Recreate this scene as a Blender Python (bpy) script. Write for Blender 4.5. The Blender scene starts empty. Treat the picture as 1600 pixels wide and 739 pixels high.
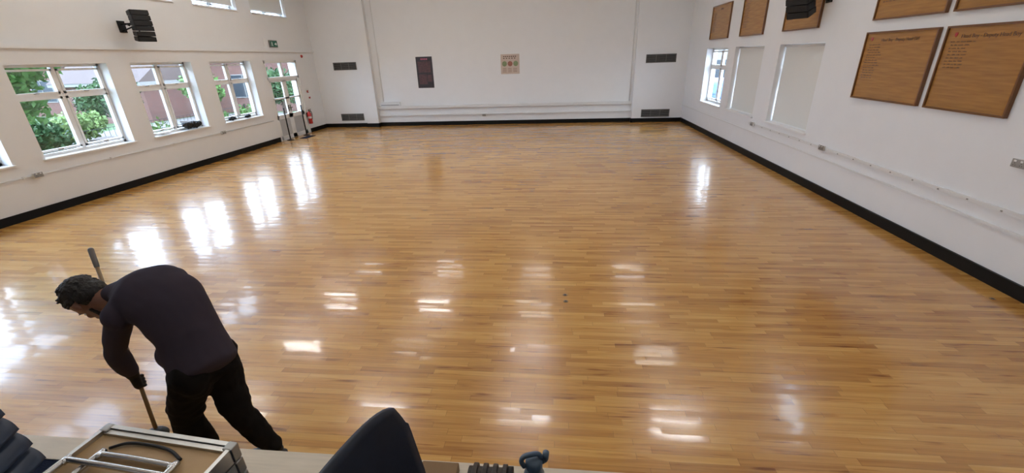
import bpy, bmesh, math, random
import numpy as np
from mathutils import Vector as V, Matrix, noise, Euler
random.seed(7)
sc=bpy.context.scene; C=sc.collection
# ------------------------------------------------------------------ camera
H=2.5; FPX=665.8
pit,yaw,rol=[math.radians(a) for a in (22.76,6.28,1.91)]
XL,XR,YB=-9.73,4.84,17.82
CE=5.3; STZ=.95; STY=1.23; YF=-2.6
cyw,syw,cp,sp=math.cos(yaw),math.sin(yaw),math.cos(pit),math.sin(pit)
Fv=V((-syw*cp,cyw*cp,-sp)); R0=V((cyw,syw,0)); U0=R0.cross(Fv)
Rv=R0*math.cos(rol)-U0*math.sin(rol); Uv=R0*math.sin(rol)+U0*math.cos(rol)
CAM=V((0,0,H))
cd=bpy.data.cameras.new('camera'); co=bpy.data.objects.new('camera',cd); C.objects.link(co)
cd.sensor_fit='HORIZONTAL'; cd.sensor_width=36; cd.lens=FPX/1600*36; cd.clip_start=.02; cd.clip_end=300
co.matrix_world=Matrix(((Rv.x,Uv.x,-Fv.x,CAM.x),(Rv.y,Uv.y,-Fv.y,CAM.y),(Rv.z,Uv.z,-Fv.z,CAM.z),(0,0,0,1)))
sc.camera=co
def hit(u,v,ax,val):
    d=Fv+Rv*((u-800)/FPX)-Uv*((v-369.5)/FPX)
    return CAM+d*((val-CAM[ax])/d[ax])
def P(u,v,z): return hit(u,v,2,z)
# ------------------------------------------------------------------ materials
MC={}
def mat(name,col,rough=.6,metal=0,var=.08,scale=12,bump=0,emis=0,coat=0,stretch=None,spec=.5):
    if name in MC: return MC[name]
    m=bpy.data.materials.new(name); m.use_nodes=True; nt=m.node_tree; b=nt.nodes['Principled BSDF']
    tc=nt.nodes.new('ShaderNodeTexCoord'); mp=nt.nodes.new('ShaderNodeMapping'); nz=nt.nodes.new('ShaderNodeTexNoise')
    nz.inputs['Scale'].default_value=scale; nz.inputs['Detail'].default_value=4
    if stretch: mp.inputs['Scale'].default_value=stretch
    nt.links.new(tc.outputs['Object'],mp.inputs['Vector']); nt.links.new(mp.outputs[0],nz.inputs['Vector'])
    mx=nt.nodes.new('ShaderNodeMix'); mx.data_type='RGBA'
    mx.inputs[6].default_value=(*[max(0,c*(1-var*2)) for c in col],1); mx.inputs[7].default_value=(*[min(1,c*(1+var*2)) for c in col],1)
    nt.links.new(nz.outputs['Fac'],mx.inputs[0]); nt.links.new(mx.outputs[2],b.inputs['Base Color'])
    b.inputs['Roughness'].default_value=rough; b.inputs['Metallic'].default_value=metal; b.inputs['Coat Weight'].default_value=coat
    b.inputs['Specular IOR Level'].default_value=spec
    if bump:
        bp=nt.nodes.new('ShaderNodeBump'); bp.inputs['Strength'].default_value=bump; bp.inputs['Distance'].default_value=.02
        nt.links.new(nz.outputs['Fac'],bp.inputs['Height']); nt.links.new(bp.outputs[0],b.inputs['Normal'])
    if emis: b.inputs['Emission Color'].default_value=(*col,1); b.inputs['Emission Strength'].default_value=emis
    MC[name]=m; return m
def math_node(nt,op,a,b=None,c=None):
    n=nt.nodes.new('ShaderNodeMath'); n.operation=op
    for i,x in enumerate((a,b,c)):
        if x is None: continue
        if isinstance(x,(int,float)): n.inputs[i].default_value=x
        else: nt.links.new(x,n.inputs[i])
    return n.outputs[0]
def wood_floor():
    m=bpy.data.materials.new('strip_floor'); m.use_nodes=True; nt=m.node_tree; b=nt.nodes['Principled BSDF']; L=nt.links
    mn=lambda *a: math_node(nt,*a)
    tc=nt.nodes.new('ShaderNodeTexCoord'); sx=nt.nodes.new('ShaderNodeSeparateXYZ'); L.new(tc.outputs['Object'],sx.inputs[0])
    x,y=sx.outputs[0],sx.outputs[1]
    yy=mn('DIVIDE',y,.057); row=mn('FLOOR',yy); fy=mn('FRACT',yy)
    w1=nt.nodes.new('ShaderNodeTexWhiteNoise'); w1.noise_dimensions='1D'; L.new(row,w1.inputs['W'])
    xx=mn('ADD',mn('DIVIDE',x,.66),mn('MULTIPLY',w1.outputs['Value'],9.3)); col=mn('FLOOR',xx); fx=mn('FRACT',xx)
    cb=nt.nodes.new('ShaderNodeCombineXYZ'); L.new(row,cb.inputs[0]); L.new(col,cb.inputs[1])
    w2=nt.nodes.new('ShaderNodeTexWhiteNoise'); w2.noise_dimensions='3D'; L.new(cb.outputs[0],w2.inputs['Vector'])
    gc=nt.nodes.new('ShaderNodeCombineXYZ'); L.new(mn('ADD',mn('MULTIPLY',x,1.8),mn('MULTIPLY',w2.outputs['Value'],40)),gc.inputs[0]); L.new(mn('MULTIPLY',y,46),gc.inputs[1])
    ng=nt.nodes.new('ShaderNodeTexNoise'); ng.inputs['Scale'].default_value=1; ng.inputs['Detail'].default_value=6; L.new(gc.outputs[0],ng.inputs['Vector'])
    nl=nt.nodes.new('ShaderNodeTexNoise'); nl.inputs['Scale'].default_value=.35; nl.inputs['Detail'].default_value=3; L.new(tc.outputs['Object'],nl.inputs['Vector'])
    sc_=nt.nodes.new('ShaderNodeCombineXYZ'); L.new(mn('ADD',mn('MULTIPLY',x,2.2),mn('MULTIPLY',w1.outputs['Value'],30)),sc_.inputs[0]); L.new(mn('MULTIPLY',y,24),sc_.inputs[1])
    ns=nt.nodes.new('ShaderNodeTexNoise'); ns.inputs['Scale'].default_value=1; ns.inputs['Detail'].default_value=3; L.new(sc_.outputs[0],ns.inputs['Vector'])
    st=mn('MULTIPLY',mn('MAXIMUM',mn('SUBTRACT',ns.outputs['Fac'],.59),0),3.0)
    f=mn('ADD',mn('ADD',mn('MULTIPLY',w2.outputs['Value'],.42),mn('MULTIPLY',ng.outputs['Fac'],.70)),mn('MULTIPLY',nl.outputs['Fac'],.55))
    f=mn('SUBTRACT',mn('SUBTRACT',f,.33),st)
    bd=mn('LESS_THAN',y,1.93); f=mn('ADD',f,mn('MULTIPLY',bd,.35))
    cr=nt.nodes.new('ShaderNodeValToRGB'); L.new(f,cr.inputs[0]); e=cr.color_ramp.elements
    e[0].position=.0; e[0].color=(.22,.072,.010,1); e[1].position=1; e[1].color=(.82,.53,.19,1)
    for p_,c_ in ((.25,(.42,.188,.038,1)),(.5,(.575,.290,.066,1)),(.75,(.69,.388,.102,1))):
        q=cr.color_ramp.elements.new(p_); q.color=c_
    gap=mn('MAXIMUM',mn('LESS_THAN',fy,.04),mn('LESS_THAN',fx,.006))
    mx=nt.nodes.new('ShaderNodeMix'); mx.data_type='RGBA'; L.new(mn('MULTIPLY',gap,.40),mx.inputs[0]); L.new(cr.outputs[0],mx.inputs[6]); mx.inputs[7].default_value=(.14,.06,.02,1)
    L.new(mx.outputs[2],b.inputs['Base Color'])
    vs=nt.nodes.new('ShaderNodeVectorMath'); vs.operation='SUBTRACT'; L.new(w2.outputs['Color'],vs.inputs[0]); vs.inputs[1].default_value=(.5,.5,.5)
    v1=nt.nodes.new('ShaderNodeVectorMath'); v1.operation='MULTIPLY'; L.new(vs.outputs[0],v1.inputs[0]); v1.inputs[1].default_value=(.012,.034,0)
    nw=nt.nodes.new('ShaderNodeTexNoise'); nw.inputs['Scale'].default_value=2.2; nw.inputs['Detail'].default_value=2; L.new(tc.outputs['Object'],nw.inputs['Vector'])
    v2=nt.nodes.new('ShaderNodeVectorMath'); v2.operation='SUBTRACT'; L.new(nw.outputs['Color'],v2.inputs[0]); v2.inputs[1].default_value=(.5,.5,.5)
    v3=nt.nodes.new('ShaderNodeVectorMath'); v3.operation='MULTIPLY'; L.new(v2.outputs[0],v3.inputs[0]); v3.inputs[1].default_value=(.018,.022,0)
    ge=nt.nodes.new('ShaderNodeNewGeometry')
    a1=nt.nodes.new('ShaderNodeVectorMath'); L.new(ge.outputs['Normal'],a1.inputs[0]); L.new(v1.outputs[0],a1.inputs[1])
    a2=nt.nodes.new('ShaderNodeVectorMath'); L.new(a1.outputs[0],a2.inputs[0]); L.new(v3.outputs[0],a2.inputs[1])
    nn=nt.nodes.new('ShaderNodeVectorMath'); nn.operation='NORMALIZE'; L.new(a2.outputs[0],nn.inputs[0]); L.new(nn.outputs[0],b.inputs['Normal']); L.new(nn.outputs[0],b.inputs['Coat Normal'])
    b.inputs['Roughness'].default_value=.24; b.inputs['Specular IOR Level'].default_value=.8
    b.inputs['Coat Weight'].default_value=.38; b.inputs['Coat IOR'].default_value=1.5
    L.new(mn('ADD',mn('MULTIPLY',nl.outputs['Fac'],.07),.035),b.inputs['Coat Roughness'])
    return m
def brick_mat():
    m=bpy.data.materials.new('red_brick'); m.use_nodes=True; nt=m.node_tree; b=nt.nodes['Principled BSDF']
    tc=nt.nodes.new('ShaderNodeTexCoord'); s=nt.nodes.new('ShaderNodeSeparateXYZ'); c=nt.nodes.new('ShaderNodeCombineXYZ')
    nt.links.new(tc.outputs['Object'],s.inputs[0]); nt.links.new(math_node(nt,'ADD',s.outputs[0],s.outputs[1]),c.inputs[0]); nt.links.new(s.outputs[2],c.inputs[1])
    k=nt.nodes.new('ShaderNodeTexBrick'); k.inputs['Scale'].default_value=4; k.inputs['Color1'].default_value=(.14,.055,.040,1); k.inputs['Color2'].default_value=(.10,.044,.034,1); k.inputs['Mortar'].default_value=(.14,.115,.105,1)
    nt.links.new(c.outputs[0],k.inputs['Vector']); nt.links.new(k.outputs['Color'],b.inputs['Base Color']); b.inputs['Roughness'].default_value=.9
    return m
def glass_mat():
    m=bpy.data.materials.new('window_glass'); m.use_nodes=True; nt=m.node_tree; nt.nodes.clear()
    o=nt.nodes.new('ShaderNodeOutputMaterial'); t=nt.nodes.new('ShaderNodeBsdfTransparent'); g=nt.nodes.new('ShaderNodeBsdfGlossy'); g.inputs['Roughness'].default_value=.02
    x=nt.nodes.new('ShaderNodeMixShader'); x.inputs[0].default_value=.06; nt.links.new(t.outputs[0],x.inputs[1]); nt.links.new(g.outputs[0],x.inputs[2]); nt.links.new(x.outputs[0],o.inputs[0])
    return m
def blind_mat():
    m=bpy.data.materials.new('blind_fabric'); m.use_nodes=True; nt=m.node_tree; nt.nodes.clear()
    o=nt.nodes.new('ShaderNodeOutputMaterial'); d=nt.nodes.new('ShaderNodeBsdfDiffuse'); t=nt.nodes.new('ShaderNodeBsdfTranslucent')
    tc=nt.nodes.new('ShaderNodeTexCoord'); w=nt.nodes.new('ShaderNodeTexNoise'); w.inputs['Scale'].default_value=60; nt.links.new(tc.outputs['Object'],w.inputs['Vector'])
    r=nt.nodes.new('ShaderNodeValToRGB'); r.color_ramp.elements[0].color=(.72,.71,.67,1); r.color_ramp.elements[1].color=(.78,.77,.73,1); nt.links.new(w.outputs['Fac'],r.inputs[0])
    nt.links.new(r.outputs[0],d.inputs[0]); nt.links.new(r.outputs[0],t.inputs[0])
    x=nt.nodes.new('ShaderNodeMixShader'); x.inputs[0].default_value=.08; nt.links.new(d.outputs[0],x.inputs[1]); nt.links.new(t.outputs[0],x.inputs[2]); nt.links.new(x.outputs[0],o.inputs[0])
    return m
M_floor=wood_floor(); M_glass=glass_mat(); M_blind=blind_mat(); M_brick=brick_mat()
M_wall=mat('wall_paint',(.81,.815,.82),.55,var=.012,scale=3,bump=.03)
M_ceil=mat('ceiling_paint',(.80,.80,.80),.8,var=.02)
M_white=mat('white_gloss',(.82,.82,.81),.3,var=.01)
M_panel=mat('grey_door_panel',(.50,.51,.52),.4,var=.03)
M_trunk=mat('white_plastic',(.74,.74,.73),.4,var=.01)
M_black=mat('black_gloss_paint',(.004,.004,.004),.5,var=.2,spec=.2)
M_blackp=mat('black_plastic',(.010,.010,.011),.5,var=.2,spec=.3)
M_chrome=mat('chrome',(.58,.58,.58),.2,1,var=.06)
M_alu=mat('aluminium',(.58,.58,.56),.32,1,var=.12)
M_steel=mat('dull_steel',(.35,.35,.34),.4,1,var=.05)
M_carpet=mat('stage_carpet',(.010,.015,.034),.95,var=.3,scale=150,bump=.4,spec=.1)
M_nose=mat('pale_nosing',(.68,.60,.48),.5,var=.10,scale=6,stretch=(1,10,1))
M_stagew=mat('stage_front_wood',(.42,.28,.15),.5,var=.15,scale=6,stretch=(1,1,8))
M_board=mat('varnished_oak',(.37,.178,.046),.2,var=.24,scale=2.2,stretch=(1,1,14))
M_boardf=mat('oak_frame',(.17,.070,.022),.3,var=.15,scale=5)
M_ink=mat('dark_lettering',(.075,.034,.014),.5)
M_red=mat('red_enamel',(.40,.02,.02),.3)
M_green=mat('green_sign',(.0,.13,.075),.4)
M_ext=mat('extinguisher_red',(.42,.018,.015),.25)
M_navy=mat('navy_plastic',(.013,.018,.034),.5,var=.1,scale=40,bump=.02,spec=.35)
M_slate=mat('slate_blue_plastic',(.040,.055,.092),.4,var=.08,scale=30)
M_skin=mat('skin',(.19,.085,.055),.55,var=.06,scale=20)
M_shirt=mat('shirt_cloth',(.046,.038,.052),.9,var=.06,scale=6,bump=.06,spec=.1)
M_trous=mat('trouser_cloth',(.009,.008,.008),.9,var=.2,scale=14,bump=.2,spec=.1)
M_hair=mat('dark_hair',(.007,.005,.005),.6,var=.4,scale=80,bump=.6)
M_glove=mat('glove_rubber',(.010,.009,.010),.7,var=.2,scale=60,bump=.2,spec=.2)
M_shoe=mat('shoe_leather',(.012,.011,.011),.5,var=.2)
M_tabletop=mat('tan_laminate',(.42,.27,.12),.5,var=.15,scale=6)
M_bottle=mat('bottle_blue_grey',(.085,.13,.19),.4,var=.05)
M_bottle2=mat('bottle_body',(.14,.18,.23),.3,var=.05)
M_hose=mat('hose_brown',(.035,.026,.022),.5,var=.15)
M_cardb=mat('brown_board',(.26,.16,.08),.8,var=.1)
M_grass=mat('grass_ground',(.05,.10,.03),.95,var=.35,scale=4,bump=.5)
M_pave=mat('grey_paving',(.15,.14,.13),.9,var=.15)
M_bark=mat('bark',(.08,.055,.04),.9,var=.2)
M_wood_o=mat('weathered_wood',(.05,.035,.026),.8,var=.2)
M_roof=mat('brown_roof',(.085,.062,.055),.8,var=.15)
M_render=mat('white_render',(.22,.22,.21),.8,var=.05)
M_fascia=mat('fascia_white',(.20,.20,.19),.5,var=.02)
M_dglass=mat('dark_window_glass',(.03,.04,.05),.3,var=.1,spec=.2)
M_carblue=mat('car_blue',(.015,.07,.30),.25,coat=.6)
M_tyre=mat('tyre',(.02,.02,.02),.8)
M_em=mat('light_diffuser',(1,.99,.97),.5,var=0,emis=48)
M_emd=mat('light_diffuser_dim',(1,.99,.97),.5,var=0,emis=16)
M_fill=mat('added_fill_diffuser',(1,.99,.97),.5,var=0,emis=6)  # glow for the added fill panels, not for a fixture of the hall
M_poster_d=mat('poster_dark',(.028,.020,.024),.4,var=.45,scale=9)
M_poster_m=mat('poster_mottle',(.085,.035,.038),.4,var=.45,scale=14)
M_pink=mat('poster_pink',(.55,.12,.2),.5)
M_cream=mat('poster_cream',(.58,.47,.40),.5,var=.05)
M_pgreen=mat('poster_green',(.22,.28,.14),.5,var=.3,scale=40); M_pred=mat('poster_red',(.34,.13,.09),.5,var=.3,scale=40); M_pbrown=mat('poster_brown',(.33,.22,.16),.5)
M_vent=mat('vent_grey',(.16,.15,.14),.5,var=.1)
M_ventd=mat('vent_dark',(.03,.03,.03),.7)
M_brass=mat('dull_brass',(.22,.14,.06),.5,var=.1)
LEAF=[mat('leaf_green_%s'%k,c,.6,var=.45,scale=3,spec=.2) for k,c in (('a',(.075,.155,.036)),('b',(.034,.075,.026)),('c',(.125,.19,.06)))]
# ------------------------------------------------------------------ geometry helpers
def box(bm,x0,x1,y0,y1,z0,z1,rot=None,bev=0):
    vs=[V((x,y,z)) for x in (x0,x1) for y in (y0,y1) for z in (z0,z1)]
    if rot: vs=[rot@v for v in vs]
    b=[bm.verts.new(v) for v in vs]
    fs=[bm.faces.new([b[i] for i in q]) for q in ((0,1,3,2),(4,6,7,5),(0,4,5,1),(2,3,7,6),(0,2,6,4),(1,5,7,3))]
    if bev: bmesh.ops.bevel(bm,geom=list({e for f in fs for e in f.edges}),offset=bev,segments=2,affect='EDGES',profile=.5)
def cap(bm,a,ra,b,rb,seg=16):
    a=V(a);b=V(b);d=b-a;L=d.length
    if L<1e-6: return ell(bm,a,(ra,ra,ra))
    d/=L; q=V((0,0,1)).rotation_difference(d).to_matrix()
    rings=[]; K=4
    for k in range(K+1):
        t=-math.pi/2*(1-k/K); rings.append((ra*math.sin(t),ra*math.cos(t)))
    for k in range(K+1):
        t=math.pi/2*k/K; rings.append((L+rb*math.sin(t),rb*math.cos(t)))
    loft(bm,[[a+q@V((r*math.cos(2*math.pi*i/seg),r*math.sin(2*math.pi*i/seg),h)) for i in range(seg)] for h,r in rings])
def loft(bm,rings,close=True):
    R=[]
    for r in rings:
        c=sum(r,V((0,0,0)))/len(r)
        if (r[0]-c).length<1e-5: R.append([bm.verts.new(c)])
        else: R.append([bm.verts.new(p) for p in r])
    for A,B in zip(R,R[1:]):
        n=max(len(A),len(B))
        for i in range(n):
            j=(i+1)%n
            if len(A)==1 and len(B)==1: continue
            if len(A)==1: bm.faces.new([A[0],B[j],B[i]])
            elif len(B)==1: bm.faces.new([A[i],A[j],B[0]])
            else: bm.faces.new([A[i],A[j],B[j],B[i]])
    if close:
        if len(R[0])>1: bm.faces.new(R[0][::-1])
        if len(R[-1])>1: bm.faces.new(R[-1])
def tube(bm,pts,r,seg=10):
    pts=[V(p) for p in pts]; n=len(pts); rings=[]; up=None
    for i,p in enumerate(pts):
        t=(pts[min(i+1,n-1)]-pts[max(i-1,0)]).normalized()
        if up is None:
            up=V((0,0,1)) if abs(t.z)<.9 else V((1,0,0))
        s=t.cross(up).normalized(); up=s.cross(t).normalized()
        rr=r[i] if isinstance(r,(list,tuple)) else r
        rings.append([p+s*rr*math.cos(2*math.pi*k/seg)+up*rr*math.sin(2*math.pi*k/seg) for k in range(seg)])
    loft(bm,rings)
def smoothpath(pts,n=6):
    pts=[V(p) for p in pts]; out=[]
    q=[pts[0]*2-pts[1]]+pts+[pts[-1]*2-pts[-2]]
    for i in range(1,len(q)-2):
        for k in range(n):
            t=k/n; a,b,c,d=q[i-1],q[i],q[i+1],q[i+2]
            out.append(.5*((2*b)+(c-a)*t+(2*a-5*b+4*c-d)*t*t+(3*b-a-3*c+d)*t**3))
    return out+[pts[-1]]
def ell(bm,c,r,axes=None,seg=20,rg=12):
    c=V(c); A=axes or (V((1,0,0)),V((0,1,0)),V((0,0,1))); rings=[]
    for k in range(rg+1):
        t=math.pi*k/rg; rings.append([c+A[0]*r[0]*math.sin(t)*math.cos(2*math.pi*i/seg)+A[1]*r[1]*math.sin(t)*math.sin(2*math.pi*i/seg)-A[2]*r[2]*math.cos(t) for i in range(seg)])
    loft(bm,rings)
def lathe(bm,prof,seg=24,m=None):
    rings=[[V((r*math.cos(2*math.pi*i/seg),r*math.sin(2*math.pi*i/seg),z)) for i in range(seg)] for r,z in prof]
    if m: rings=[[m@p for p in r] for r in rings]
    loft(bm,rings)
def prism(bm,poly,ax,a,b):
    def mk(p,t):
        l=list(p); l.insert(ax,t); return V(l)
    loft(bm,[[mk(p,a) for p in poly],[mk(p,b) for p in poly]])
def new(): return bmesh.new()
MATS={}
def obj(name,bm,m,parent=None,smooth=False,world=False):
    me=bpy.data.meshes.new(name)
    if world and parent is not None: bmesh.ops.transform(bm,matrix=MATS[parent.name].inverted(),verts=bm.verts)
    bmesh.ops.recalc_face_normals(bm,faces=bm.faces); bm.to_mesh(me); bm.free()
    for q in (m if isinstance(m,(list,tuple)) else [m]): me.materials.append(q)
    if smooth:
        for p_ in me.polygons: p_.use_smooth=True
    o=bpy.data.objects.new(name,me); C.objects.link(o)
    if parent: o.parent=parent
    return o
def thing(name,label=None,cat=None,loc=(0,0,0),rz=0,group=None,kind=None,rot=None):
    o=bpy.data.objects.new(name,None); C.objects.link(o); o.empty_display_size=.1
    o.location=loc; e=rot if rot else (0,0,rz); o.rotation_euler=e
    MATS[o.name]=Matrix.Translation(V(loc))@Euler(e).to_matrix().to_4x4()
    tag(o,label,cat,group,kind); return o
def tag(o,label=None,cat=None,group=None,kind=None):
    if label:o['label']=label
    if cat:o['category']=cat
    if group:o['group']=group
    if kind:o['kind']=kind
    return o
def S(name,bm,m,parent=None,**k):
    o=obj(name,bm,m,parent,**k)
    if not parent:o['kind']='structure'
    return o
def copy_tree(o,loc,rz=None,label=None,group=None):
    c=o.copy(); C.objects.link(c); c.location=loc
    if rz is not None: c.rotation_euler=(0,0,rz)
    if label:c['label']=label
    if group:c['group']=group
    for ch in o.children:
        k=ch.copy(); C.objects.link(k); k.parent=c
        for g in ch.children:
            h=g.copy(); C.objects.link(h); h.parent=k
    return c
def bx(*a,**k):
    bm=new(); box(bm,*a,**k); return bm
def evalmesh(bm,voxel,sm=3,disp=0,dsc=6,seed=0):
    me=bpy.data.meshes.new('tmp'); bmesh.ops.recalc_face_normals(bm,faces=bm.faces); bm.to_mesh(me); bm.free()
    o=bpy.data.objects.new('tmp',me); C.objects.link(o)
    r=o.modifiers.new('r','REMESH'); r.mode='VOXEL'; r.voxel_size=voxel
    s=o.modifiers.new('s','SMOOTH'); s.factor=.5; s.iterations=sm
    dg=bpy.context.evaluated_depsgraph_get(); me2=bpy.data.meshes.new_from_object(o.evaluated_get(dg))
    bpy.data.objects.remove(o); b=new(); b.from_mesh(me2); b.normal_update()
    if disp:
        for v in b.verts:
            n=noise.noise(V((v.co.x*dsc+seed,v.co.y*dsc,v.co.z*dsc)))+.5*noise.noise(V((v.co.x*dsc*2.3,v.co.y*dsc*2.3+seed,v.co.z*dsc*2.3)))
            v.co+=v.normal*n*disp
    return b
# ------------------------------------------------------------------ room shell
def wall_holes(name,X,th,sg,y0,y1,z0,z1,holes,m):
    ys=sorted({y0,y1,*[h[0] for h in holes],*[h[1] for h in holes]}); zs=sorted({z0,z1,*[h[2] for h in holes],*[h[3] for h in holes]})
    def solid(i,j):
        if i<0 or j<0 or i>=len(ys)-1 or j>=len(zs)-1: return False
        y=(ys[i]+ys[i+1])/2; z=(zs[j]+zs[j+1])/2
        return not any(h[0]<y<h[1] and h[2]<z<h[3] for h in holes)
    bm=new(); X2=X+sg*th
    def q(*p): bm.faces.new([bm.verts.new(v) for v in p])
    for i in range(len(ys)-1):
        for j in range(len(zs)-1):
            if not solid(i,j): continue
            a,b,c,d=ys[i],ys[i+1],zs[j],zs[j+1]
            for x in (X,X2): q((x,a,c),(x,b,c),(x,b,d),(x,a,d))
            if not solid(i-1,j): q((X,a,c),(X2,a,c),(X2,a,d),(X,a,d))
            if not solid(i+1,j): q((X,b,c),(X2,b,c),(X2,b,d),(X,b,d))
            if not solid(i,j-1): q((X,a,c),(X2,a,c),(X2,b,c),(X,b,c))
            if not solid(i,j+1): q((X,a,d),(X2,a,d),(X2,b,d),(X,b,d))
    bmesh.ops.remove_doubles(bm,verts=bm.verts,dist=1e-5)
    return S(name,bm,m)
LWN=[(2.34,4.23),(4.77,6.66),(7.20,9.08),(9.63,11.40),(12.06,13.80)]
DOOR=(14.45,16.40)
LZ=(.98,2.66); RZ=(.96,2.58); UZ=(4.08,5.1)
RWN=[(13.75,15.60),(11.45,13.20),(8.98,10.68)]
holesL=[(a,b,*LZ) for a,b in LWN]+[(DOOR[0],DOOR[1],0,LZ[1])]+[(a,b,*UZ) for a,b in LWN]+[(DOOR[0],DOOR[1],*UZ)]
RUP=[(6.75,8.0),(8.98,10.68),(11.45,13.2)]
RUZ=(3.95,5.1)
holesR=[(a,b,*RZ) for a,b in RWN]+[(a,b,*RUZ) for a,b in RUP]
S('floor',bx(XL-.35,XR+.35,STY,YB+.3,-.1,0),M_floor)
wall_holes('wall_left',XL,.35,-1,YF,YB,-.1,CE,holesL,M_wall)
wall_holes('wall_right',XR,.35,1,YF,YB,-.1,CE,holesR,M_wall)
S('wall_back',bx(XL-.35,XR+.35,YB,YB+.3,-.1,CE),M_wall)
S('wall_front',bx(XL-.35,XR+.35,YF-.2,YF,-.1,CE),M_wall)
S('ceiling',bx(XL-.35,XR+.35,YF-.2,YB+.3,CE,CE+.1),M_ceil)
xb=hit(585,120,1,YB).x; xc=hit(990,120,1,YB).x
S('trim_1',bx(XL,xb-.5,YB-.1,YB,0,CE),M_wall); S('trim_2',bx(xb-.5,xb,YB-.22,YB,0,CE),M_wall); S('trim_3',bx(xc,XR,YB-.15,YB,0,CE),M_wall)
S('trim_4',bx(XL,XL+.05,YF,YB-.1,2.93,3.0),M_wall)
BH=.15
S('baseboard_right',bx(XR-.03,XR,STY,YB-.15,0,BH),M_black)
bm=new(); box(bm,XL,XL+.03,STY,DOOR[0]-.05,0,BH); box(bm,XL,XL+.03,DOOR[1]+.05,YB-.1,0,BH); S('baseboard_left',bm,M_black)
bm=new(); box(bm,XL,xb-.5,YB-.13,YB-.1,0,BH); box(bm,xb-.53,xb+.03,YB-.25,YB-.22,0,BH); box(bm,xb,xb+.03,YB-.25,YB-.03,0,BH); box(bm,xb,xc,YB-.03,YB,0,BH); box(bm,xc-.03,XR,YB-.18,YB-.15,0,BH); box(bm,xc-.03,xc,YB-.18,YB,0,BH)
S('baseboard_back',bm,M_black)
S('stage_floor',bx(XL,XR,YF,STY-.10,-.1,STZ),M_carpet)
S('trim_5',bx(XL,XR,STY-.10,STY+.01,STZ-.05,STZ+.004),M_nose)
S('trim_6',bx(XL,XR,STY-.10,STY,0,STZ-.05),M_stagew)
wi=[0]
def window(X,sg,y0,y1,z0,z1,rows=(.34,),cols=1,handles=True):
    wi[0]+=1
    w=thing('window_%d'%wi[0],kind='structure',loc=(X+sg*.24,y0,z0))
    W=y1-y0;Hh=z1-z0;t=.055;d=.035
    bm=new(); box(bm,-d,d,0,W,0,t); box(bm,-d,d,0,W,Hh-t,Hh); box(bm,-d,d,0,t,0,Hh); box(bm,-d,d,W-t,W,0,Hh)
    for c in range(cols): yc=W*(c+1)/(cols+1); box(bm,-d,d,yc-t*.6,yc+t*.6,t,Hh-t)
    ze=[t]
    for r in rows: zc=Hh*(1-r); box(bm,-d*1.1,d*1.1,t,W-t,zc-t*.5,zc+t*.5); ze.append(zc)
    ze.append(Hh-t)
    obj('window_frame',bm,M_white,w)
    for c in range(cols+1):
        ya=W*c/(cols+1)+t*.7; yb=W*(c+1)/(cols+1)-t*.7
        for k in range(len(ze)-1):
            za=ze[k]+t*.5; zb=ze[k+1]-t*.5
            if zb-za<.2: continue
            bm=new(); s=.04
            for q in ((ya,yb,za,za+s),(ya,yb,zb-s,zb),(ya,ya+s,za,zb),(yb-s,yb,za,zb)): box(bm,-d*1.4,d*.6,*q) if sg>0 else box(bm,-d*.6,d*1.4,*q)
            cs=obj('casement',bm,M_white,w)
            obj('glass_pane',bx(-.003,.003,ya+s,yb-s,za+s,zb-s),M_glass,cs)
            if handles:
                bm=new(); hx=-sg*.06; box(bm,min(hx,hx+sg*.02),max(hx,hx+sg*.02),(ya+yb)/2-.05,(ya+yb)/2+.05,za+.012,za+.03); obj('window_handle',bm,M_chrome,cs)
    bm=new(); xs=sorted((-sg*.28,-sg*.03)); box(bm,xs[0],xs[1],-.04 if z0<3 else 0,W+.04 if z0<3 else W,-.03,.004,bev=.004); obj('window_sill',bm,M_white,w)
    return w
for a,b in LWN: window(XL,-1,a,b,*LZ)
for a,b in LWN+[DOOR]: window(XL,-1,a,b,*UZ,rows=(),handles=False)
for a,b in RWN: window(XR,1,a,b,*RZ)
window(XR,1,*RUP[0],*RUZ,rows=(),cols=0,handles=False)
for a,b in RUP[1:]: window(XR,1,a,b,*RUZ,rows=(),handles=False)
def blind(X,sg,y0,y1,z0,z1,label,cut=0):
    t=thing('roller_blind',label,'blind',(X+sg*.12,y0+.03,z0),group=None); W=y1-y0-.06;Hh=z1-z0
    obj('blind_cloth',bx(-.002,.002,0,W,cut,Hh-.03),M_blind,t)
    bm=new(); tube(bm,[(0,-.01,Hh-.03),(0,W+.01,Hh-.03)],.022); obj('roller',bm,M_white,t,True)
    obj('bottom_bar',bx(-.008,.008,0,W,cut-.0,cut+.03),M_white,t)
    bm=new(); tube(bm,[(-sg*.02,W-.01,Hh-.05),(-sg*.02,W-.01,Hh*.45)],.004,6); obj('pull_cord',bm,M_white,t)
    return t
blind(XR,1,*RWN[1],*RZ,'white roller blind fully down in the middle window of the right wall')
blind(XR,1,*RWN[2],*RZ,'wide white roller blind fully down in the nearest window of the right wall')
blind(XL,-1,*LWN[4],*UZ,'cream roller blind in the high window above the third garden window',cut=.12)
blind(XL,-1,*DOOR,*UZ,'cream roller blind in the high window above the glazed door',cut=.1)
blind(XR,1,*RUP[1],*RUZ,'white roller blind in the high window over the nearest drawn blind')
blind(XR,1,*RUP[2],*RUZ,'white roller blind in the high window over the middle drawn blind')
d=thing('door_1',kind='structure',loc=(XL-.06,DOOR[0],0)); W=DOOR[1]-DOOR[0]
bm=new(); t=.09
for q in ((0,t,0,2.66),(W-t,W,0,2.66),(0,W,2.58,2.66),(0,W,2.05,2.13),(W/2-.04,W/2+.04,2.13,2.6)): box(bm,-.05,.05,*q)
obj('door_frame',bm,M_white,d)
for a,b in ((t,W/2-.04),(W/2+.04,W-t)): obj('fanlight_pane',bx(-.003,.003,a,b,2.13,2.59),M_glass,d)
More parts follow.
